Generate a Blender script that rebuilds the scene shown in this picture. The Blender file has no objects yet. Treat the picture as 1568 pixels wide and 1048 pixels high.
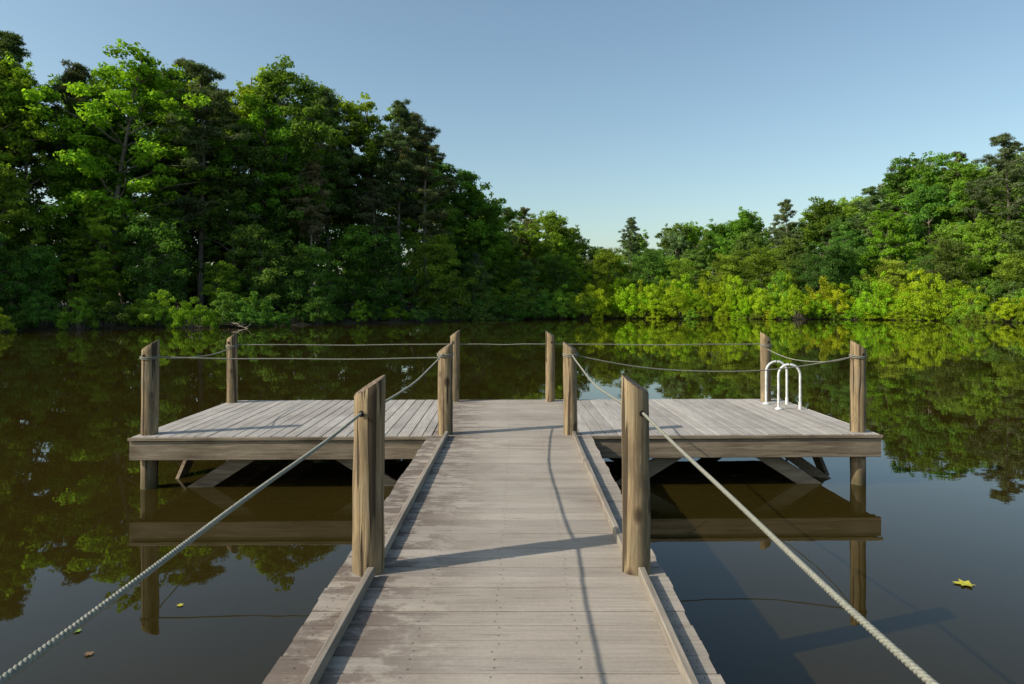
import bpy, math, numpy as np
from mathutils import Vector, Matrix
rng = np.random.default_rng(7)
scene = bpy.context.scene
WATER = -0.6
SUN_EL = math.radians(34.4)
SUN_DIR = np.array([-math.cos(math.radians(19.5))*math.cos(SUN_EL), -math.sin(math.radians(19.5))*math.cos(SUN_EL), math.sin(SUN_EL)])

# ------------------------------------------------------------------ helpers
def link(o, parent=None):
    scene.collection.objects.link(o)
    if parent is not None: o.parent = parent
    return o
def empty(name):
    e = bpy.data.objects.new(name, None); e.empty_display_size = .3
    return link(e)

class QM:
    """all-quad mesh accumulator"""
    def __init__(s): s.v=[]; s.q=[]; s.m=[]; s.t=[]; s.n=0
    def add(s, v, q, mat, tone):
        v=np.asarray(v,float); q=np.asarray(q,int)
        s.v.append(v); s.q.append(q+s.n); s.n+=len(v)
        s.m.append(np.full(len(q),mat)); s.t.append(np.broadcast_to(np.asarray(tone,float),(len(q),)))
    def build(s, name, mats, smooth_mats=()):
        v=np.concatenate(s.v); q=np.concatenate(s.q); m=np.concatenate(s.m); t=np.concatenate(s.t)
        me=bpy.data.meshes.new(name)
        me.vertices.add(len(v)); me.vertices.foreach_set('co', v.astype(np.float32).ravel())
        me.loops.add(len(q)*4); me.loops.foreach_set('vertex_index', q.astype(np.int32).ravel())
        me.polygons.add(len(q)); me.polygons.foreach_set('loop_start', (np.arange(len(q))*4).astype(np.int32))
        me.polygons.foreach_set('material_index', m.astype(np.int32))
        sm=np.isin(m, list(smooth_mats)) if len(smooth_mats) else np.zeros(len(m),bool)
        me.polygons.foreach_set('use_smooth', sm)
        a=me.attributes.new('tone','FLOAT','FACE'); a.data.foreach_set('value', t.astype(np.float32))
        for x in mats: me.materials.append(x)
        me.update(calc_edges=True); me.validate()
        return me

def tube(qm, pts, rad, sides, mat, tone=1.0):
    pts=np.asarray(pts,float); n=len(pts); rad=np.broadcast_to(np.asarray(rad,float),(n,))
    d=np.gradient(pts,axis=0); d/=np.linalg.norm(d,axis=1)[:,None]+1e-9
    up=np.array([0,0,1.]) if abs(d[0,2])<.8 else np.array([1.,0,0])
    a=np.cross(d,up); a/=np.linalg.norm(a,axis=1)[:,None]+1e-9
    b=np.cross(d,a)
    th=np.linspace(0,2*np.pi,sides,endpoint=False)
    v=(pts[:,None,:]+rad[:,None,None]*(np.cos(th)[None,:,None]*a[:,None,:]+np.sin(th)[None,:,None]*b[:,None,:])).reshape(-1,3)
    i=np.arange(n-1)[:,None]*sides; j=np.arange(sides)[None,:]; k=(j+1)%sides
    q=np.stack([i+j,i+k,i+sides+k,i+sides+j],-1).reshape(-1,4)
    qm.add(v,q,mat,tone)

def leaves(qm, r, centers, radii, count, size, tone, aspect=.6, upb=.5, mat=1, needle=False):
    n=len(centers)*count
    c=np.repeat(centers,count,0); R=np.repeat(radii,count,0); T=np.repeat(tone,count)
    d=r.normal(size=(n,3)); d/=np.linalg.norm(d,axis=1)[:,None]
    rr=r.random(n)**.5
    p=c+d*R*rr[:,None]
    nr=d*.7+np.array([0,0,upb])+r.normal(size=(n,3))*.5
    nr/=np.linalg.norm(nr,axis=1)[:,None]
    if needle: t=d+r.normal(size=(n,3))*.5
    else: t=r.normal(size=(n,3))
    t-=nr*np.sum(t*nr,1)[:,None]; t/=np.linalg.norm(t,axis=1)[:,None]+1e-9
    b=np.cross(nr,t)
    s=(size*(.65+.7*r.random(n)))[:,None]
    v=np.stack([p+t*s,p+b*s*aspect,p-t*s,p-b*s*aspect],1).reshape(-1,3)
    q=np.arange(n*4).reshape(n,4)
    qm.add(v,q,mat,T*(.75+.5*r.random(n)))

# ------------------------------------------------------------------ node helpers
def newmat(name):
    m=bpy.data.materials.new(name); m.use_nodes=True
    nt=m.node_tree; nt.nodes.clear()
    return m,nt
def N(nt,typ,**kw):
    n=nt.nodes.new(typ)
    for k,v in kw.items():
        setattr(n,k,v)
    return n
def ramp(nt, src, stops):
    r=nt.nodes.new('ShaderNodeValToRGB'); e=r.color_ramp.elements
    e[0].position=stops[0][0]; e[0].color=(*stops[0][1],1)
    e[1].position=stops[-1][0]; e[1].color=(*stops[-1][1],1)
    for p,c in stops[1:-1]:
        x=e.new(p); x.color=(*c,1)
    nt.links.new(src,r.inputs[0]); return r.outputs[0]
def mixc(nt,fac,a,b,blend='MIX'):
    m=nt.nodes.new('ShaderNodeMix'); m.data_type='RGBA'; m.blend_type=blend
    for s,x in ((m.inputs[0],fac),(m.inputs[6],a),(m.inputs[7],b)):
        if isinstance(x,bpy.types.NodeSocket): nt.links.new(x,s)
        elif isinstance(x,(int,float)): s.default_value=x
        else: s.default_value=(*x,1)
    return m.outputs[2]
def math_(nt,op,a,b=None,clamp=False):
    m=nt.nodes.new('ShaderNodeMath'); m.operation=op; m.use_clamp=clamp
    for i,x in enumerate((a,b)):
        if x is None: continue
        if isinstance(x,bpy.types.NodeSocket): nt.links.new(x,m.inputs[i])
        else: m.inputs[i].default_value=x
    return m.outputs[0]
def noise(nt,vec,scale,detail=4,rough=.55,dist=0):
    n=N(nt,'ShaderNodeTexNoise'); n.inputs['Scale'].default_value=scale
    n.inputs['Detail'].default_value=detail; n.inputs['Roughness'].default_value=rough; n.inputs['Distortion'].default_value=dist
    nt.links.new(vec,n.inputs['Vector']); return n.outputs['Fac']
def mapped(nt,vec,scale,loc=(0,0,0)):
    m=N(nt,'ShaderNodeMapping'); m.inputs['Scale'].default_value=scale; m.inputs['Location'].default_value=loc
    nt.links.new(vec,m.inputs['Vector']); return m.outputs[0]
def finish(nt,color,rough,height=None,bstr=.5,bdist=.004,spec=.3):
    p=N(nt,'ShaderNodeBsdfPrincipled'); o=N(nt,'ShaderNodeOutputMaterial')
    if isinstance(color,bpy.types.NodeSocket): nt.links.new(color,p.inputs['Base Color'])
    else: p.inputs['Base Color'].default_value=(*color,1)
    p.inputs['Roughness'].default_value=rough; p.inputs['Specular IOR Level'].default_value=spec
    if height is not None:
        b=N(nt,'ShaderNodeBump'); b.inputs['Strength'].default_value=bstr; b.inputs['Distance'].default_value=bdist
        nt.links.new(height,b.inputs['Height']); nt.links.new(b.outputs[0],p.inputs['Normal'])
    nt.links.new(p.outputs[0],o.inputs[0]); return p

# ------------------------------------------------------------------ materials
def leaf_material(name, trans=.35):
    m,nt=newmat(name)
    oi=N(nt,'ShaderNodeObjectInfo'); at=N(nt,'ShaderNodeAttribute',attribute_name='tone')
    col=mixc(nt,1.0,oi.outputs['Color'],at.outputs['Color'],'MULTIPLY')
    tcol=mixc(nt,1.0,col,(1.6,1.7,.4),'MULTIPLY')
    d=N(nt,'ShaderNodeBsdfDiffuse'); t=N(nt,'ShaderNodeBsdfTranslucent')
    nt.links.new(col,d.inputs[0]); nt.links.new(tcol,t.inputs[0])
    mx=N(nt,'ShaderNodeMixShader'); mx.inputs[0].default_value=trans
    nt.links.new(d.outputs[0],mx.inputs[1]); nt.links.new(t.outputs[0],mx.inputs[2])
    o=N(nt,'ShaderNodeOutputMaterial'); nt.links.new(mx.outputs[0],o.inputs[0])
    return m
LEAF=leaf_material('leaf_foliage',.42); NEEDLE=leaf_material('pine_needles',.25)
BARK,nt=newmat('bark'); tc=N(nt,'ShaderNodeTexCoord')
f=noise(nt,mapped(nt,tc.outputs['Object'],(8,8,1.5)),2,5)
finish(nt,ramp(nt,f,[(.3,(.10,.08,.06)),(.7,(.30,.25,.20))]),.9,f,.8,.03)

def wood_plank(name, axis, dark, light, stain, stain_amt=.5, left_stain=False, crack=.5):
    m,nt=newmat(name)
    tc=N(nt,'ShaderNodeTexCoord'); at=N(nt,'ShaderNodeAttribute',attribute_name='rnd')
    off=N(nt,'ShaderNodeVectorMath',operation='SCALE'); off.inputs['Scale'].default_value=37.0
    nt.links.new(at.outputs['Vector'],off.inputs[0])
    ad=N(nt,'ShaderNodeVectorMath',operation='ADD'); nt.links.new(tc.outputs['Object'],ad.inputs[0]); nt.links.new(off.outputs[0],ad.inputs[1])
    v=ad.outputs[0]
    sc={'x':(1.6,34,34),'y':(34,1.6,34),'z':(34,34,1.6)}[axis]
    sc2={'x':(.7,7,7),'y':(7,.7,7),'z':(7,7,.7)}[axis]
    fine=noise(nt,mapped(nt,v,sc),1.5,8,.65,.4)
    med=noise(nt,mapped(nt,v,sc2),1.2,4,.6,.5)
    big=noise(nt,tc.outputs['Object'],1.1,3,.5)
    spk=noise(nt,v,60,3,.6)
    c=ramp(nt,fine,[(.3,dark),(.68,light)])
    c=mixc(nt,math_(nt,'MULTIPLY',ramp(nt,med,[(.4,(0,0,0)),(.7,(1,1,1))]),.45),c,mixc(nt,1,c,(.84,.80,.75),'MULTIPLY'))
    sm=ramp(nt,med,[(.42,(1,1,1)),(.62,(0,0,0))])
    sb=ramp(nt,big,[(.45,(0,0,0)),(.62,(1,1,1))])
    st=math_(nt,'MULTIPLY',sm,sb)
    if left_stain:
        st=math_(nt,'MULTIPLY',st,.5)
        sx=N(nt,'ShaderNodeSeparateXYZ'); nt.links.new(tc.outputs['Object'],sx.inputs[0])
        g=N(nt,'ShaderNodeMapRange'); g.inputs['From Min'].default_value=-.15; g.inputs['From Max'].default_value=-.68
        nt.links.new(sx.outputs[0],g.inputs['Value'])
        n2=noise(nt,mapped(nt,v,(2.4,4,4)),1.3,6,.7)
        ls=math_(nt,'MULTIPLY',g.outputs[0],ramp(nt,n2,[(.44,(0,0,0)),(.53,(1,1,1))]))
        st=math_(nt,'MAXIMUM',st,ls)
        g2=N(nt,'ShaderNodeMapRange'); g2.inputs['From Min'].default_value=.75; g2.inputs['From Max'].default_value=.1
        nt.links.new(math_(nt,'ABSOLUTE',math_(nt,'ADD',sx.outputs[0],.05)),g2.inputs['Value'])
        c=mixc(nt,math_(nt,'MULTIPLY',g2.outputs[0],.4),c,light)
    c=mixc(nt,math_(nt,'MULTIPLY',st,stain_amt),c,stain)
    ck=ramp(nt,noise(nt,mapped(nt,v,tuple(a*1.3 for a in sc)),1.1,3,.5,.2),[(.30,(1,1,1)),(.345,(0,0,0))])
    c=mixc(nt,math_(nt,'MULTIPLY',ck,crack),c,(.05,.038,.028))
    c=mixc(nt,.25,c,ramp(nt,spk,[(.3,(.12,.1,.08)),(.7,(.5,.45,.4))]),'SOFT_LIGHT')
    tone=N(nt,'ShaderNodeMapRange'); tone.inputs['To Min'].default_value=.88; tone.inputs['To Max'].default_value=1.08
    nt.links.new(at.outputs['Fac'],tone.inputs['Value'])
    hs=N(nt,'ShaderNodeHueSaturation'); nt.links.new(tone.outputs[0],hs.inputs['Value']); nt.links.new(c,hs.inputs['Color'])
    h=math_(nt,'SUBTRACT',fine,ck)
    finish(nt,hs.outputs[0],.85,h,.45,.0025,.2)
    return m
W_WALK=wood_plank('walkway_wood','x',(.265,.235,.20),(.39,.35,.30),(.12,.088,.072),.75,True,.35)
W_WING=wood_plank('platform_wood','y',(.31,.288,.262),(.47,.445,.41),(.18,.155,.135),.45,False,.45)
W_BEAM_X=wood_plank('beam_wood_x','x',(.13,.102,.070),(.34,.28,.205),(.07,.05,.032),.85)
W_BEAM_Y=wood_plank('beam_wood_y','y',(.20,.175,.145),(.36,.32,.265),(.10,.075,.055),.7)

def post_material():
    m,nt=newmat('post_wood')
    tc=N(nt,'ShaderNodeTexCoord'); oi=N(nt,'ShaderNodeObjectInfo')
    off=N(nt,'ShaderNodeVectorMath',operation='ADD'); nt.links.new(tc.outputs['Object'],off.inputs[0])
    cb=N(nt,'ShaderNodeCombineXYZ'); nt.links.new(math_(nt,'MULTIPLY',oi.outputs['Random'],50),cb.inputs[2]); nt.links.new(cb.outputs[0],off.inputs[1])
    v=off.outputs[0]
    fine=noise(nt,mapped(nt,v,(40,40,1.8)),1.4,8,.65,.5)
    med=noise(nt,mapped(nt,v,(9,9,1.6)),1.3,5,.6,.8)
    big=noise(nt,v,3.2,3)
    c=ramp(nt,fine,[(.3,(.13,.09,.048)),(.5,(.26,.187,.102)),(.72,(.39,.295,.175))])
    c=mixc(nt,math_(nt,'MULTIPLY',ramp(nt,med,[(.46,(0,0,0)),(.62,(1,1,1))]),.75),c,(.12,.09,.056))
    c=mixc(nt,math_(nt,'MULTIPLY',ramp(nt,big,[(.5,(0,0,0)),(.75,(1,1,1))]),.4),c,(.19,.18,.125))
    ck=ramp(nt,noise(nt,mapped(nt,v,(20,20,.7)),1.2,2,.4,.3),[(.385,(1,1,1)),(.415,(0,0,0))])
    c=mixc(nt,math_(nt,'MULTIPLY',ck,.85),c,(.03,.02,.012))
    vo=N(nt,'ShaderNodeTexVoronoi'); vo.inputs['Scale'].default_value=6.0; nt.links.new(mapped(nt,v,(1,1,.6)),vo.inputs['Vector'])
    kn=ramp(nt,vo.outputs['Distance'],[(.14,(1,1,1)),(.25,(0,0,0))])
    c=mixc(nt,math_(nt,'MULTIPLY',kn,.85),c,(.05,.03,.018))
    g=N(nt,'ShaderNodeNewGeometry'); s=N(nt,'ShaderNodeSeparateXYZ'); nt.links.new(g.outputs['Position'],s.inputs[0])
    mr=N(nt,'ShaderNodeMapRange'); mr.inputs['From Min'].default_value=-.36; mr.inputs['From Max'].default_value=-.55
    nt.links.new(s.outputs[2],mr.inputs['Value'])
    c=mixc(nt,math_(nt,'MULTIPLY',mr.outputs[0],.75),c,(.06,.055,.025))
    finish(nt,c,.8,math_(nt,'SUBTRACT',fine,math_(nt,'MULTIPLY',ck,2)),.9,.008,.25)
    return m
POST=post_material()
ENDG,nt=newmat('post_end_grain'); tc=N(nt,'ShaderNodeTexCoord')
f=noise(nt,tc.outputs['Object'],45,4)
finish(nt,ramp(nt,f,[(.35,(.07,.05,.035)),(.7,(.24,.18,.12))]),.9,f,.6,.004)
DARK,nt=newmat('dark_hole'); finish(nt,(.012,.01,.008),1)
NAIL,nt=newmat('nail_rust'); finish(nt,(.08,.058,.045),.6)
LADM,nt=newmat('ladder_white'); tc=N(nt,'ShaderNodeTexCoord'); f=noise(nt,tc.outputs['Object'],14,3)
finish(nt,ramp(nt,f,[(.3,(.48,.48,.46)),(.6,(.66,.66,.65))]),.35,spec=.5)
ROPE,nt=newmat('rope_fibre'); tc=N(nt,'ShaderNodeTexCoord')
f=noise(nt,tc.outputs['Object'],160,3); f2=noise(nt,tc.outputs['Object'],2.5,3)
finish(nt,mixc(nt,math_(nt,'MULTIPLY',f2,.8),ramp(nt,f,[(.3,(.15,.14,.115)),(.7,(.36,.335,.27))]),(.15,.175,.145)),.8,f,.6,.002)
# water
WAT,nt=newmat('lake_water'); tc=N(nt,'ShaderNodeTexCoord')
n1=noise(nt,tc.outputs['Object'],1.3,3,.5); n2=noise(nt,tc.outputs['Object'],.12,3,.5)
n3=noise(nt,tc.outputs['Object'],.35,4)
hh=math_(nt,'MULTIPLY',n1,n2)
p=finish(nt,ramp(nt,n3,[(.3,(.021,.0155,.003)),(.7,(.027,.0195,.004))]),.012,hh,.4,.007,.5)
p.inputs['IOR'].default_value=1.33
# ground
GR,nt=newmat('forest_floor'); tc=N(nt,'ShaderNodeTexCoord')
f=noise(nt,tc.outputs['Object'],.8,6,.7)
finish(nt,ramp(nt,f,[(.35,(.025,.02,.01)),(.55,(.04,.035,.018)),(.7,(.03,.05,.014))]),.95,f,1,.1)

# ------------------------------------------------------------------ shoreline + ground + water
SHORE=np.array([(-4,-11),(-28,-10),(-43,2),(-47,20),(-43,36),(-35.5,46.7),(-29.6,52),(-21,56),(-12,66),(-3,75),(8.2,81),(22.8,79),(37.8,77),(49,66),(58,55),(60,35),(50,10),(25,-10),(3,-11)],float)
sh_th=np.arctan2(SHORE[:,0],SHORE[:,1]); sh_r=np.hypot(SHORE[:,0],SHORE[:,1])
o_=np.argsort(sh_th); sh_th=sh_th[o_]; sh_r=sh_r[o_]
def shore_r(th):
    base=np.interp(th,sh_th,sh_r,period=2*np.pi)
    return base+.6*np.sin(th*47)+.5*np.sin(th*91+1)+.7*np.sin(th*23+2)
def ground_z(d):
    d=np.asarray(d,float)
    return WATER+np.where(d<0,np.maximum(d*.35,-1.6),.22*np.minimum(d,1.2)+.05*np.minimum(np.maximum(d-1.2,0),60))
nth=720
ths=np.linspace(-np.pi,np.pi,nth,endpoint=False); Rs=shore_r(ths)
offs=np.array([-6,-3,-1,-.3,0,.3,.8,1.5,4,9,16,30,60,120,300,900,3000.])
V=[(0,0,-2.2)]
rings=[]
for k,d in enumerate(offs):
    r=np.maximum(Rs+d,.5); z=ground_z(np.full(nth,d))+ (0.12*np.sin(ths*130+d)+.3*np.sin(ths*17+d*.3))*(1 if d>1 else 0)
    rings.append(len(V)); V+= [(r[i]*math.sin(ths[i]),r[i]*math.cos(ths[i]),z[i]) for i in range(nth)]
F=[]
for i in range(nth): F.append((0,rings[0]+(i+1)%nth,rings[0]+i))
for a,b in zip(rings[:-1],rings[1:]):
    for i in range(nth):
        j=(i+1)%nth; F.append((a+i,a+j,b+j,b+i))
me=bpy.data.meshes.new('ground'); me.from_pydata(V,[],F); me.materials.append(GR)
for p_ in me.polygons: p_.use_smooth=True
link(bpy.data.objects.new('ground',me))
me=bpy.data.meshes.new('lake_water')
n=96; V=[(0,10,WATER)]+[(110*math.sin(2*math.pi*i/n),10+110*math.cos(2*math.pi*i/n),WATER) for i in range(n)]
me.from_pydata(V,[],[(0,1+(i+1)%n,1+i) for i in range(n)]); me.materials.append(WAT)
link(bpy.data.objects.new('lake_water',me))
if me.polygons[0].normal.z<0: me.flip_normals()

# ------------------------------------------------------------------ carpentry
class PM:
    def __init__(s): s.v=[]; s.f=[]; s.r=[]
    def beam(s,p0,p1,w,h,ch=.004,rnd=None,up=(0,0,1)):
        p0=np.array(p0,float); p1=np.array(p1,float); d=p1-p0; d/=np.linalg.norm(d)
        u=np.array(up,float); sd=np.cross(d,u); sd/=np.linalg.norm(sd); u=np.cross(sd,d)
        a,b=w/2,h/2; c=ch
        prof=[(-a+c,-b),(a-c,-b),(a,-b+c),(a,b-c),(a-c,b),(-a+c,b),(-a,b-c),(-a,-b+c)]
        n0=len(s.v)
        for P in (p0,p1):
            for x,z in prof: s.v.append(tuple(P+sd*x+u*z))
        rv=rng.random() if rnd is None else rnd
        for i in range(8):
            j=(i+1)%8; s.f.append((n0+i,n0+j,n0+8+j,n0+8+i)); s.r.append(rv)
        s.f.append(tuple(n0+7-i for i in range(8))); s.r.append(rv)
        s.f.append(tuple(n0+8+i for i in range(8))); s.r.append(rv)
    def build(s,name,mat,parent,M=None):
        me=bpy.data.meshes.new(name); me.from_pydata(s.v,[],s.f)
        a=me.attributes.new('rnd','FLOAT','FACE'); a.data.foreach_set('value',np.array(s.r,np.float32))
        me.materials.append(mat)
        import bmesh
        bm=bmesh.new(); bm.from_mesh(me); bmesh.ops.recalc_face_normals(bm,faces=bm.faces); bm.to_mesh(me); bm.free()
        o=bpy.data.objects.new(name,me); link(o,parent)
        if M is not None: o.matrix_local=M
        return o
dock=empty('wooden_dock')
T=.038
XL,XR=-1.005,.805
pm=PM(); y=-10.5; nails=[]
PLY1=7.62
while y<PLY1-.02:
    w=.138; y1=min(y+w,PLY1)
    jl,jr=rng.uniform(-.008,.008,2); dz=rng.uniform(-.0015,.0015); tl=rng.uniform(-.0012,.0012)
    yc=(y+y1)/2
    pm.beam((XL+jl,yc,-T/2+dz-tl),(XR+jr,yc,-T/2+dz+tl),y1-y-rng.uniform(.005,.009),T,.003)
    if yc>-.5:
        for nx in (-.93,-.46,-.1,.26,.73):
            for dy in (-.035,.035): nails.append((nx+rng.uniform(-.014,.014),yc+dy+rng.uniform(-.008,.008),dz))
    y+=w
pm.build('walkway_planks',W_WALK,dock)
ang=math.radians(1.2)
PX0,PX1,PD=-4.17,4.17,2.74
M=Matrix.Translation((-.1,7.63,0))@Matrix.Rotation(ang,4,'Z')
MN=np.array(M)
def P2W(x,y,z=0): return tuple((MN@np.array([x,y,z,1]))[:3])
pm=PM(); y=.0
while y<PD-.02:
    w=.138; y1=min(y+w,PD); dz=rng.uniform(-.0015,.0015); yc=(y+y1)/2
    pm.beam((-.86+rng.uniform(-.004,.004),yc,-T/2+dz),(.80+rng.uniform(-.004,.004),yc,-T/2+dz),y1-y-.007,T,.003)
    for nx in (-.8,-.36,0,.36,.74):
        for dy in (-.035,.035):
            q=P2W(nx,yc+dy); nails.append((q[0],q[1],dz))
    y+=w
pm.build('platform_center_planks',W_WALK,dock,M)
pm=PM()
for (a,b) in ((PX0,-.868),(.808,PX1)):
    x=a
    while x<b-.02:
        w=.139; x1=min(x+w,b); dz=rng.uniform(-.002,.002); xc=(x+x1)/2
        e0=rng.uniform(-.01,.008)
        pm.beam((xc,e0-.03,-T/2+dz),(xc,PD+rng.uniform(-.01,.01),-T/2+dz),x1-x-rng.uniform(.007,.012),T,.003)
        for ny in (.06,.95,1.8,2.65):
            for dx in (-.035,.035):
                q=P2W(xc+dx,ny); nails.append((q[0],q[1],dz))
        x+=w
pm.build('platform_wing_planks',W_WING,dock,M)
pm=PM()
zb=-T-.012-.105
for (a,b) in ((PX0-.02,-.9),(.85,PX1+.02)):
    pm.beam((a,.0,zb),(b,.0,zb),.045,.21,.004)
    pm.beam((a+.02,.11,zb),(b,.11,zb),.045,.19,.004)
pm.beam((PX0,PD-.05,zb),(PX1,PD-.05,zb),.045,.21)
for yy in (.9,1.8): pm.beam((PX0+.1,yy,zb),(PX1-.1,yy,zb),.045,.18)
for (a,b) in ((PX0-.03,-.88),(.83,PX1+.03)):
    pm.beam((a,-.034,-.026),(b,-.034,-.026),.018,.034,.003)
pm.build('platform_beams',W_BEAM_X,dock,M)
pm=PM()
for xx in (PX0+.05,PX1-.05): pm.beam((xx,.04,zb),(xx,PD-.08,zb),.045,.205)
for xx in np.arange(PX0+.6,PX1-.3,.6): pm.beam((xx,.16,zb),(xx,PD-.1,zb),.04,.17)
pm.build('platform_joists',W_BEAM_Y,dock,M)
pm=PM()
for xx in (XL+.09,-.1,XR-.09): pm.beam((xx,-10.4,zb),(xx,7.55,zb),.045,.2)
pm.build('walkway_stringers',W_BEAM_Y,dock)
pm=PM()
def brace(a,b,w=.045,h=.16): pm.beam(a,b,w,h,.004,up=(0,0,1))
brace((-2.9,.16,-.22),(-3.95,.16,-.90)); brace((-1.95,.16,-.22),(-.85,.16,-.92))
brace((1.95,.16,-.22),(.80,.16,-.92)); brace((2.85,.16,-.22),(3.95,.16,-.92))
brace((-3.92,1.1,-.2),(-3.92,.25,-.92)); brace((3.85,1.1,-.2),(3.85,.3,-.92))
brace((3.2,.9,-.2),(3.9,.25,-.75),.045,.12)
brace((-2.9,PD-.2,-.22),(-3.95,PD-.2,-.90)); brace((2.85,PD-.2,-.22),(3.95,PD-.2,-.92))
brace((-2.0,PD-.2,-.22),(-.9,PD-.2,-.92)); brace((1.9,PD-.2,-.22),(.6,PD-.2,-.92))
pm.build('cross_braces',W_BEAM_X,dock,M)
pm=PM()
def kerb(x0,y0,x1,y1): pm.beam((x0,y0,.029),(x1,y1,.029),.038,.056,.005)
kerb(-.805,-8,-.80,-1.2); kerb(-.81,-1.19,-.80,3.70)
kerb(-.795,3.90,-.795,7.56)
kerb(.655,-8,.655,-1.2); kerb(.655,-1.19,.668,3.70)
kerb(.628,3.90,.615,6.2); kerb(.612,6.21,.612,7.56)
pm.build('kerb_rails',W_BEAM_Y,dock)
V=[];F=[]
for (x,y_,z) in nails:
    n0=len(V); r=.0045
    for k in range(6): V.append((x+r*math.cos(k*math.pi/3),y_+r*math.sin(k*math.pi/3),z+.0012))
    F.append(tuple(range(n0,n0+6)))
me=bpy.data.meshes.new('nails'); me.from_pydata(V,[],F); me.materials.append(NAIL)
link(bpy.data.objects.new('nail_heads',me),dock)

# ------------------------------------------------------------------ posts
def make_post(x,y,top,r,sgn,holes=True,lean=(0,0),hole_z=.885):
    sides=32; nz=60; zb=-2.4
    pr=np.random.default_rng(int(abs(x*1000)+y*77)+3)
    ph=pr.random(6)*6.28
    V=[];F=[];MI=[]
    th=np.linspace(0,2*np.pi,sides,endpoint=False)
    def rad(t,f): return r*(1.03-.05*f+.028*math.sin(2*t+ph[0]+f*2)+.018*math.sin(3*t+ph[1]-f*5)+.016*math.sin(5*t+ph[2]+f*9)+.020*math.sin(f*23+ph[3]+t)+.013*math.sin(f*51+ph[4]+2*t))
    def cut(dx,dy): return top-.64*(r-sgn*dx)+.12*dy
    for k in range(nz):
        f=k/(nz-1)
        for t in th:
            rr=rad(t,f); dx=rr*math.cos(t); dy=rr*math.sin(t)
            z=zb+(cut(dx,dy)-zb)*f
            V.append((dx+lean[0]*z,dy+lean[1]*z,z))
    for k in range(nz-1):
        for i in range(sides):
            j=(i+1)%sides; F.append((k*sides+i,k*sides+j,(k+1)*sides+j,(k+1)*sides+i)); MI.append(0)
    n0=len(V)
    for t in th:
        rr=rad(t,1)*.93; dx=rr*math.cos(t); dy=rr*math.sin(t); z=cut(dx,dy)+.006
        V.append((dx+lean[0]*z,dy+lean[1]*z,z))
    b=(nz-1)*sides
    for i in range(sides):
        j=(i+1)%sides; F.append((b+i,b+j,n0+j,n0+i)); MI.append(1)
    F.append(tuple(range(n0,n0+sides))); MI.append(1)
    if holes:
        for s in (-1,1):
            n0=len(V); dx0=-.02*sgn
            yy=s*(math.sqrt(max(r*r*1.08-dx0*dx0,0))+.0015)
            for k in range(12): 
                t=k*math.pi/6; V.append((dx0+.016*math.cos(t),yy,hole_z+.018*math.sin(t)))
            f_=list(range(n0,n0+12)); F.append(tuple(f_ if s<0 else f_[::-1])); MI.append(2)
    me=bpy.data.meshes.new('wooden_post'); me.from_pydata(V,[],F)
    for m_ in (POST,ENDG,DARK): me.materials.append(m_)
    me.polygons.foreach_set('material_index',MI)
    me.polygons.foreach_set('use_smooth',[m_==0 for m_ in MI])
    o=bpy.data.objects.new('wooden_post',me); o.location=(x,y,0); return link(o)
make_post(-.835,3.80,1.085,.088,1,lean=(.006,0))
make_post(.655,3.80,1.085,.078,-1,lean=(-.006,0))
make_post(-.85,-.08,1.08,.085,1); make_post(.665,-.08,1.08,.08,-1)
make_post(-.825,7.68,1.03,.083,1,lean=(.004,0)); make_post(.585,7.68,1.04,.078,-1,lean=(-.008,0))
make_post(-.955,10.18,1.06,.07,1,lean=(.005,0)); make_post(.475,10.20,1.05,.07,-1,lean=(0,0))
make_post(-4.15,7.68,1.06,.088,1,lean=(.012,0)); make_post(3.90,7.84,1.04,.082,-1,lean=(.004,0))
make_post(-4.23,10.08,1.03,.078,1); make_post(3.70,10.22,1.03,.075,-1)

# ------------------------------------------------------------------ ropes
ropes=empty('rope_railing')
def rope(name,p0,p1,sag,fine=True):
    p0=np.array(p0,float); p1=np.array(p1,float); L=np.linalg.norm(p1-p0)
    step=.0045 if fine else .012
    n=int(L/step); t=np.linspace(0,1,n)
    c=p0+(p1-p0)*t[:,None]; c[:,2]-=sag*4*t*(1-t)
    c[:,0]+=.004*np.sin(t*9+p0[0]); c[:,2]+=.003*np.sin(t*14+p0[1])
    d=np.gradient(c,axis=0); d/=np.linalg.norm(d,axis=1)[:,None]
    a=np.cross(d,(0,0,1)); a/=np.linalg.norm(a,axis=1)[:,None]; b=np.cross(a,d)
    qm=QM()
    for s in range(3):
        ph=t*L/.036*2*np.pi+s*2*np.pi/3
        pts=c+.0040*(np.cos(ph)[:,None]*a+np.sin(ph)[:,None]*b)
        tube(qm,pts,.0044,6 if fine else 5,0)
    me=qm.build(name,[ROPE],(0,)); link(bpy.data.objects.new(name,me),ropes)
rope('rope_segment_a',(-.862,-.08,.89),(-.862,3.80,.885),.018)
rope('rope_segment_b',(.685,-.08,.89),(.68,3.80,.885),.02)
rope('rope_segment_c',(-.862,3.8,.885),(-.85,7.68,.915),.07)
rope('rope_segment_d',(.68,3.8,.885),(.60,7.68,.90),.09)
rope('rope_segment_e',(-4.15,7.68,.87),(-.83,7.68,.86),.02,False)
rope('rope_segment_f',(.58,7.68,.90),(3.90,7.84,.87),.19,False)
rope('rope_segment_g',(-4.15,7.68,.88),(-4.23,10.08,.80),.07,False)
rope('rope_segment_h',(3.90,7.84,.87),(3.70,10.22,.79),.13,False)
rope('rope_segment_i',(-4.23,10.08,.86),(-.955,10.18,.86),.015,False)
rope('rope_segment_j',(-.955,10.18,.86),(.475,10.2,.86),.01,False)
rope('rope_segment_k',(.475,10.2,.86),(3.70,10.22,.86),.015,False)
qm=QM()
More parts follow.
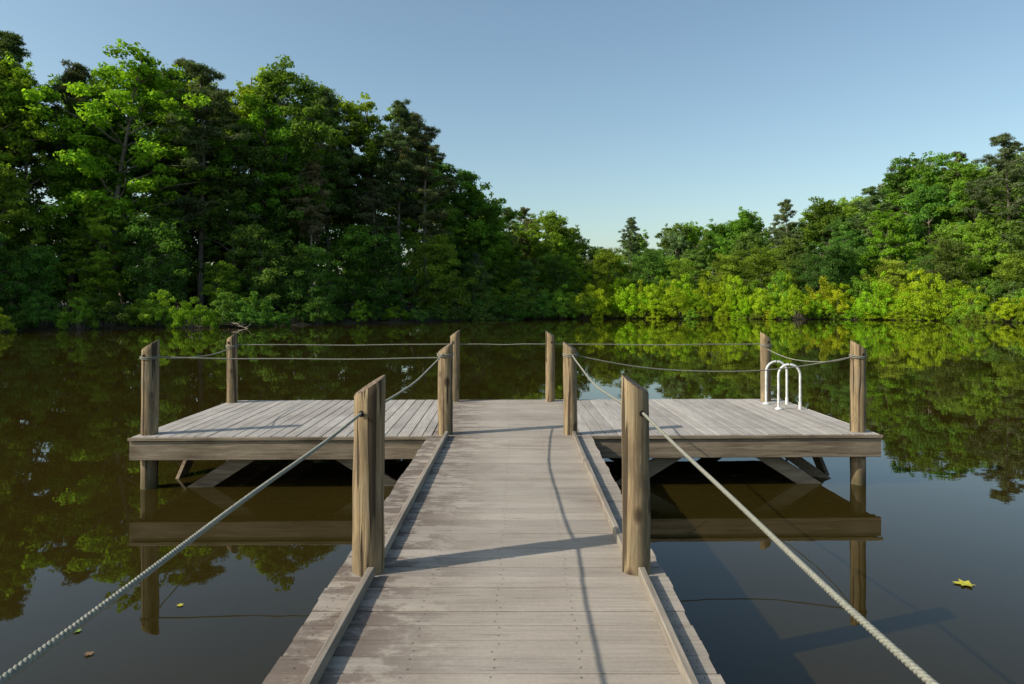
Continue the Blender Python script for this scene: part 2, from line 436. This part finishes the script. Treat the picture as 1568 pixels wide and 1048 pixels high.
for (x,y,z,r) in ((-4.15,7.68,.87,.095),(3.90,7.84,.87,.088),(-4.23,10.08,.84,.083),(3.70,10.22,.84,.08),(.585,7.68,.90,.083),(-.825,7.68,.90,.088)):
    for dz in (-.010,.008):
        t=np.linspace(0,2*np.pi,40)
        tube(qm,np.stack([x+r*np.cos(t),y+r*np.sin(t),z+dz+.01*np.sin(t)],1),.006,6,0)
me=qm.build('rope_lashings',[ROPE],(0,)); link(bpy.data.objects.new('rope_lashings',me),ropes)

# ------------------------------------------------------------------ swim ladder
lad=empty('swim_ladder')
def hoop(y,x0,x1,hz):
    qm=QM(); r=(x1-x0)/2; xc=(x0+x1)/2
    t=np.linspace(np.pi,0,20)
    pts=[(x0,y,z) for z in np.linspace(.0,hz-r-.02,8)]+[(xc+r*math.cos(a),y,hz-r+r*math.sin(a)) for a in t]+[(x1,y,z) for z in np.linspace(hz-r-.02,-1.2,12)]
    tube(qm,pts,.017,12,0)
    tube(qm,[(x0,y,.0),(x0,y,.012)],[.05,.05],16,0); tube(qm,[(x0,y,.012),(x0,y,.03)],[.05,.02],16,0)
    tube(qm,[(x1-.0,y,-.02),(x1-.0,y,.10)],[.023,.023],12,0)
    me=qm.build('handrail',[LADM],(0,)); link(bpy.data.objects.new('handrail',me),lad)
hoop(9.45,3.60,3.90,.62); hoop(9.92,3.60,3.90,.62)
qm=QM()
for z in (-.25,-.5,-.8): tube(qm,[(3.90,9.45,z),(3.90,9.92,z)],.018,10,0)
me=qm.build('rungs',[LADM],(0,)); link(bpy.data.objects.new('rungs',me),lad)

# ------------------------------------------------------------------ floating leaves
def leafmat(n,c):
    m,nt=newmat(n); tc=N(nt,'ShaderNodeTexCoord'); f=noise(nt,tc.outputs['Object'],30,3)
    finish(nt,ramp(nt,f,[(.3,tuple(a*.7 for a in c)),(.7,c)]),.6); return m
LY=leafmat('leaf_yellow',(.50,.46,.04)); LB=leafmat('leaf_brown',(.20,.12,.06)); LG=leafmat('leaf_green',(.2,.3,.04))
def fleaf(x,y,s,mat,rot,z=WATER+.006):
    pts=[(0,-.6),(.08,-.35),(.5,-.3),(.28,-.05),(.55,.2),(.2,.2),(.12,.6),(0,.45),(-.14,.62),(-.2,.22),(-.5,.24),(-.3,-.02),(-.48,-.28),(-.07,-.35)]
    V=[(0,0,.01*s)]+[(a*s,b*s,.12*s*abs(a)) for a,b in pts]
    me=bpy.data.meshes.new('floating_leaf'); n=len(pts)
    me.from_pydata(V,[],[(0,1+i,1+(i+1)%n) for i in range(n)]); me.materials.append(mat)
    o=bpy.data.objects.new('floating_leaf',me); o.location=(x,y,z); o.rotation_euler=(0,0,rot); link(o)
for a in ((3.30,5.05,.13,LY,1.2),(-2.33,4.70,.045,LY,.3),(-2.8,4.33,.05,LG,2),(-2.55,4.05,.055,LB,1)):
    fleaf(*a)

# ------------------------------------------------------------------ tree prototypes
def limb(qm,r,p0,p1,r0,r1,n=6,wob=.25,sag=0,sides=6):
    t=np.linspace(0,1,n); p=np.array(p0)+(np.array(p1)-np.array(p0))*t[:,None]
    w=r.normal(size=(n,3))*wob; w[0]=0; w[-1]=0; p=p+w; p[:,2]+=sag*np.sin(t*np.pi)
    tube(qm,p,r0+(r1-r0)*t,sides,0); return p
def deciduous(seed,H=20,CR=4.2,base=.28,nbr=34,ncl=6,lc=110,ls=.135):
    r=np.random.default_rng(seed); qm=QM()
    lean=r.normal(size=2)*.6
    tp=np.array([[lean[0]*(z/H)**1.5+.15*math.sin(z*.5+seed),lean[1]*(z/H)**1.5+.15*math.cos(z*.4+seed),z] for z in np.linspace(-.6,H*.93,14)])
    tube(qm,tp,np.linspace(.27,.04,14)*H/20,8,0)
    C=[];R=[];TN=[]
    for i in range(nbr):
        u=(i+r.random())/nbr; zt=base+(1-base)*u
        prof=(.62+.38*math.sin(math.pi*min(u*1.15,1)))*(1 if u<.6 else math.sqrt(max(1-((u-.6)/.46)**2,.04)))
        L=CR*prof*r.uniform(.55,1.22)
        az=i*2.399+r.normal()*.5
        za=max(H*(zt-.10-.06*r.random()),1.0)
        p0=np.array([np.interp(za,tp[:,2],tp[:,0]),np.interp(za,tp[:,2],tp[:,1]),za])
        p1=np.array([p0[0]+L*math.cos(az),p0[1]+L*math.sin(az),H*zt*.97-r.random()*.5])
        limb(qm,r,p0,p1,.085*H/20,.02,6,.12,.3)
        bt=r.uniform(.7,1.3)
        for k in range(ncl):
            s=r.uniform(.4,1.05); c=p0+(p1-p0)*s+r.normal(size=3)*np.array([.7,.7,.42])
            C.append(c); q=r.uniform(.45,.95); R.append((q,q,q*.6)); TN.append(bt*r.uniform(.85,1.15))
            if r.random()<.4: limb(qm,r,p0+(p1-p0)*s*.8,c,.02,.008,3,.05,0,4)
    leaves(qm,r,np.array(C),np.array(R),lc,ls,np.array(TN))
    C=np.array(C); idx=r.choice(len(C),len(C)//2); off=r.normal(size=(len(idx),3)); off/=np.linalg.norm(off,axis=1)[:,None]
    leaves(qm,r,C[idx]+off*r.uniform(.8,1.3,len(idx))[:,None],np.full((len(idx),3),.35),22,ls,np.full(len(idx),1.1))
    return qm.build('deciduous_tree_mesh',[BARK,LEAF],(0,))
def pine(seed,H=22,CR=3.2,base=.42,nbr=52):
    r=np.random.default_rng(seed); qm=QM()
    tp=np.array([[.2*math.sin(z*.25+seed),.2*math.cos(z*.2+seed*2),z] for z in np.linspace(-.6,H*.985,14)])
    tube(qm,tp,np.linspace(.25,.03,14),8,0)
    C=[];R=[];TN=[]
    for i in range(nbr):
        u=(i+r.random())/nbr; zt=base+(1-base)*u
        L=CR*(.45+.55*math.sin(math.pi*min(.15+u*.75,1)))*(1-.75*max(u-.55,0)/.45)*r.uniform(.5,1.2)
        az=r.random()*6.283; za=H*zt*.985
        p0=np.array([np.interp(za,tp[:,2],tp[:,0]),np.interp(za,tp[:,2],tp[:,1]),za])
        p1=p0+np.array([L*math.cos(az),L*math.sin(az),L*r.uniform(-.05,.45)])
        limb(qm,r,p0,p1,.05,.012,5,.08,-.15,5)
        bt=r.uniform(.75,1.2)
        for k in range(5):
            s=r.uniform(.4,1.05); c=p0+(p1-p0)*s+r.normal(size=3)*np.array([.35,.35,.18])
            C.append(c); q=r.uniform(.32,.6); R.append((q,q,q*.6)); TN.append(bt*r.uniform(.85,1.15))
    leaves(qm,r,np.array(C),np.array(R),90,.2,np.array(TN),aspect=.17,upb=.3,needle=True)
    for i in range(14):
        za=H*r.uniform(.15,base+.05); az=r.random()*6.28
        p0=np.array([np.interp(za,tp[:,2],tp[:,0]),np.interp(za,tp[:,2],tp[:,1]),za]); L=r.uniform(.5,1.6)
        limb(qm,r,p0,p0+np.array([L*math.cos(az),L*math.sin(az),.1]),.025,.008,3,.04,0,4)
    return qm.build('pine_tree_mesh',[BARK,NEEDLE],(0,))
def bush(seed,H=4,W=2.1,n=60,lc=120,ls=.085):
    r=np.random.default_rng(seed); qm=QM(); C=[];R=[];TN=[]
    for i in range(n):
        az=r.random()*6.283; u=r.random()**.6; rad=W*math.sqrt(r.random())
        topz=H*(1-.75*(rad/W)**2)*r.uniform(.8,1.05)
        z=topz*(.08+.92*u); c=np.array([rad*math.cos(az),rad*math.sin(az),z])
        C.append(c); q=r.uniform(.3,.55); R.append((q,q,q*.8)); TN.append(r.uniform(.8,1.2))
        if i%3==0: limb(qm,r,(c[0]*.2,c[1]*.2,-.4),c,.03,.01,5,.06,.1,4)
    leaves(qm,r,np.array(C),np.array(R),lc,ls,np.array(TN))
    return qm.build('bush_mesh',[BARK,LEAF],(0,))
DEC=[deciduous(s,CR=c,base=b) for s,c,b in ((11,4.2,.28),(12,3.7,.22),(13,4.8,.35),(14,4.0,.18),(15,3.4,.3))]
UND=[deciduous(s,H=9,CR=2.6,base=.12,nbr=26,ncl=6,lc=100,ls=.10) for s in (21,22,23)]
BRD=[deciduous(s,H=14,CR=c,base=b,nbr=36,ncl=6,lc=100,ls=.14) for s,c,b in ((51,4.4,.2),(52,3.8,.16),(53,4.9,.24),(54,4.2,.2))]
PIN=[pine(s,CR=c,base=b) for s,c,b in ((31,3.2,.42),(32,2.7,.5),(33,3.6,.36))]
BSH=[bush(s) for s in (41,42,43,44)]
def protoH(m):
    if m in DEC: return 20
    if m in UND: return 9
    if m in BRD: return 14
    if m in PIN: return 22
    return 4
def place(name,mesh,th,r,height,color,parent=None,wid=1.0):
    d=r-float(shore_r(th)); z=float(ground_z(d))
    o=bpy.data.objects.new(name,mesh); o.location=(r*math.sin(th),r*math.cos(th),z-.05)
    s=height/protoH(mesh); o.scale=(s*wid,s*wid,s)
    o.rotation_euler=(rng.normal()*.02,rng.normal()*.02,rng.random()*6.283)
    o.color=(*color,1); return link(o,parent)
SK=np.array([(-400,100),(-100,55),(0,55),(30,60),(70,95),(130,105),(165,72),(200,85),(235,78),(270,95),(310,102),(345,120),(380,100),(440,97),(460,130),(500,135),(540,165),(575,152),(620,160),(640,195),(665,215),(680,260),(700,245),(720,280),(750,320),(805,320),(850,322),(885,345),(910,368),(935,360),(965,345),(990,352),(1030,340),(1060,340),(1080,355),(1110,335),(1140,320),(1170,330),(1190,335),(1230,325),(1260,305),(1300,300),(1335,288),(1360,265),(1385,238),(1420,232),(1460,235),(1500,240),(1530,215),(1568,205),(1900,190)],float)
SKT=(SK[:,0]-794)/1045; SKE=(461-SK[:,1])/1045
def skyH(th,r):
    t=math.tan(max(min(th,1.2),-1.2)); y=r*math.cos(th)
    if abs(th)>.75: y=r*.75
    return 1.5+np.interp(t,SKT,SKE)*y
def green(kind):
    if kind=='pine': b=np.array([.120,.150,.066])
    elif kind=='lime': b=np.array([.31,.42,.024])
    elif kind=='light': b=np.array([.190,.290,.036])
    elif kind=='haze': b=np.array([.150,.212,.092])  # aerial haze painted into the leaf colour of far trees
    elif kind=='farlight': b=np.array([.185,.260,.062])  # light green, greyed in colour for distance haze
    else: b=np.array([.105,.190,.040])
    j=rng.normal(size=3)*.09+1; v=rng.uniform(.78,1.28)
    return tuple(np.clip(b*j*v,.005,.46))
left=empty('left_bank_forest'); far=empty('far_bank_forest'); shr=empty('shoreline_bushes')
TH_SPLIT=math.atan((740-794)/1045)
def row(parent,th0,th1,off,spacing,f0,f1,protos,kinds,wid=(.9,1.2),fixedh=None,jit=1.5):
    th=th0
    while th<th1:
        r=float(shore_r(th))+off+rng.uniform(-jit,jit)
        h=(rng.uniform(*fixedh) if fixedh else max(skyH(th,r)-float(ground_z(off)),4)*rng.uniform(f0,f1))
        pr=protos[rng.integers(len(protos))]; 
        k=kinds[rng.integers(len(kinds))]
        if pr in PIN: k='pine'
        place('tree',pr,th+rng.normal()*.006,r,h,green(k),parent,rng.uniform(*wid))
        th+=spacing/r*rng.uniform(.7,1.3)
A=-.92
MIX=DEC*2+PIN
MIXF=BRD*3+PIN[:1]
row(left,A,TH_SPLIT,5,3.8,0,0,UND,['mid','mid','light'],fixedh=(5,10))
row(left,A,TH_SPLIT,8,5.6,.45,.78,MIX,['mid','light','light'])
row(left,A,TH_SPLIT,14,6.0,.70,.92,MIX,['mid','light','light'])
row(left,A,TH_SPLIT,22,7.5,.78,.95,MIX,['mid','light'])
row(left,A,TH_SPLIT,28,2.8,0,0,BSH,['mid'],wid=(1.1,1.5),fixedh=(6,9))
B=.92
row(far,TH_SPLIT,B,9,4.6,0,0,UND,['mid','light'],fixedh=(6,9))
row(far,TH_SPLIT,B,15,5.6,.55,.78,MIXF,['mid','light','light'])
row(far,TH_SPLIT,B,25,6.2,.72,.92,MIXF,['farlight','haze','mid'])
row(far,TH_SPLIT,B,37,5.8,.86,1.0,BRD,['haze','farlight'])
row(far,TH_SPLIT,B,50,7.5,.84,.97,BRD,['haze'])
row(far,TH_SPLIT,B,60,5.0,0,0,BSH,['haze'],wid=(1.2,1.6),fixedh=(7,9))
TB=math.atan((915-794)/1045); TE=math.atan((1500-794)/1045)
row(shr,A,TH_SPLIT,.6,1.9,0,0,BSH,['mid','mid','light'],fixedh=(1.4,3.4),jit=.7,wid=(.9,1.4))
row(shr,TH_SPLIT,TB,.6,1.9,0,0,BSH,['light','mid'],fixedh=(2.0,3.6),jit=.7,wid=(.9,1.4))
row(shr,TH_SPLIT,TB,4,2.4,0,0,BSH,['light','mid'],fixedh=(3,5),jit=.9,wid=(.9,1.3))
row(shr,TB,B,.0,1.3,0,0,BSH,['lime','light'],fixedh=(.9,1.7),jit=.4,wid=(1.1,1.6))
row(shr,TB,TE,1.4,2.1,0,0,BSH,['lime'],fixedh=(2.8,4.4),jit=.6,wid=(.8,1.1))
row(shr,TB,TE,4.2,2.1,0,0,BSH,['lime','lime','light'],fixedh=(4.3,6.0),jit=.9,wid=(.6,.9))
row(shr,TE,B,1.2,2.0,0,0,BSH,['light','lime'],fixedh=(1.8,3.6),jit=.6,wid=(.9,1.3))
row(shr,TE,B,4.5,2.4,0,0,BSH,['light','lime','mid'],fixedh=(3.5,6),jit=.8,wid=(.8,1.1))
HERO=[(-25,58,'d',14),(18,54,'p',16),(52,82,'d',12),(108,90,'p',14),(135,106,'d',20),(165,70,'d',10),(235,77,'d',16),(272,93,'p',20),(312,100,'p',12),(348,118,'d',20),(385,98,'d',18),(435,96,'d',11),(470,130,'d',20),(500,131,'p',14),(540,163,'p',18),(575,150,'d',16),(612,157,'p',12),(632,170,'p',16),(648,194,'p',9),(670,216,'d',16),(703,243,'d',14),(724,282,'b',14),(742,300,'d',12),
 (778,317,'p',20),(805,317,'p',26),(850,321,'b',22),(965,333,'p',30),(1030,338,'b',40),(1060,340,'b',44),(1110,335,'b',34),(1140,318,'b',30),(1207,304,'p',30),(1262,302,'b',36),(1305,298,'b',42),(1335,286,'p',30),(1388,236,'d',34),(1420,230,'d',28),(1465,233,'p',34),(1500,238,'d',24),(1545,204,'p',22)]
for ix,sy,k,off in HERO:
    t=(ix-794)/1045; th=math.atan(t); r=float(shore_r(th))+off
    H=1.5+(461-sy)/1045*r*math.cos(th)-float(ground_z(off))
    if k=='p': place('pine_tree',PIN[rng.integers(3)],th,r,H,green('pine'),None,rng.uniform(1.0,1.3))
    else: place('deciduous_tree',(DEC if k=='d' else BRD)[rng.integers(4)],th,r,H,green('light' if rng.random()<.7 else 'mid'),None,rng.uniform(.95,1.15))
qm=QM(); r_=np.random.default_rng(5)
limb(qm,r_,(-23.6,54.6,-.35),(-20.6,52.0,-.62),.09,.03,8,.06,.25)
for k in range(7):
    s=.3+.1*k; b=np.array((-23.6,54.6,-.35))+np.array((3.0,-2.6,-.2))*s
    limb(qm,r_,b,b+r_.normal(size=3)*np.array([.6,.5,.15])+np.array([.2,-.3,.35]),.025,.008,5,.05,0,5)
me=qm.build('fallen_branch',[BARK],(0,)); link(bpy.data.objects.new('fallen_branch',me))

# ------------------------------------------------------------------ light, sky, camera
sun=bpy.data.lights.new('sun','SUN'); sun.energy=5.0; sun.angle=math.radians(.5); sun.color=(1,.92,.79)
so=link(bpy.data.objects.new('sun',sun)); so.rotation_euler=Vector(SUN_DIR).to_track_quat('Z','Y').to_euler()
w=bpy.data.worlds.new('World'); scene.world=w; w.use_nodes=True; nt=w.node_tree
bg=nt.nodes['Background']; sky=nt.nodes.new('ShaderNodeTexSky'); sky.sky_type='NISHITA'; sky.sun_disc=False
sky.sun_elevation=SUN_EL; sky.sun_rotation=math.atan2(SUN_DIR[0],SUN_DIR[1])
sky.altitude=0; sky.air_density=1.1; sky.dust_density=1.6; sky.ozone_density=1.0
t=mixc(nt,1.0,sky.outputs[0],(1.12,1.19,1.12),'MULTIPLY')
nt.links.new(t,bg.inputs[0]); bg.inputs[1].default_value=.14
cam=bpy.data.cameras.new('camera'); co=link(bpy.data.objects.new('camera',cam))
cam.sensor_width=36; cam.lens=36*1045/1568; cam.clip_end=8000; cam.clip_start=.05
cam.shift_x=-10/1568; cam.shift_y=-63/1568
co.location=(0,0,1.5); co.rotation_euler=(math.radians(90),0,0)
scene.camera=co
scene.view_settings.view_transform='Standard'; scene.view_settings.look='None'; scene.view_settings.exposure=0
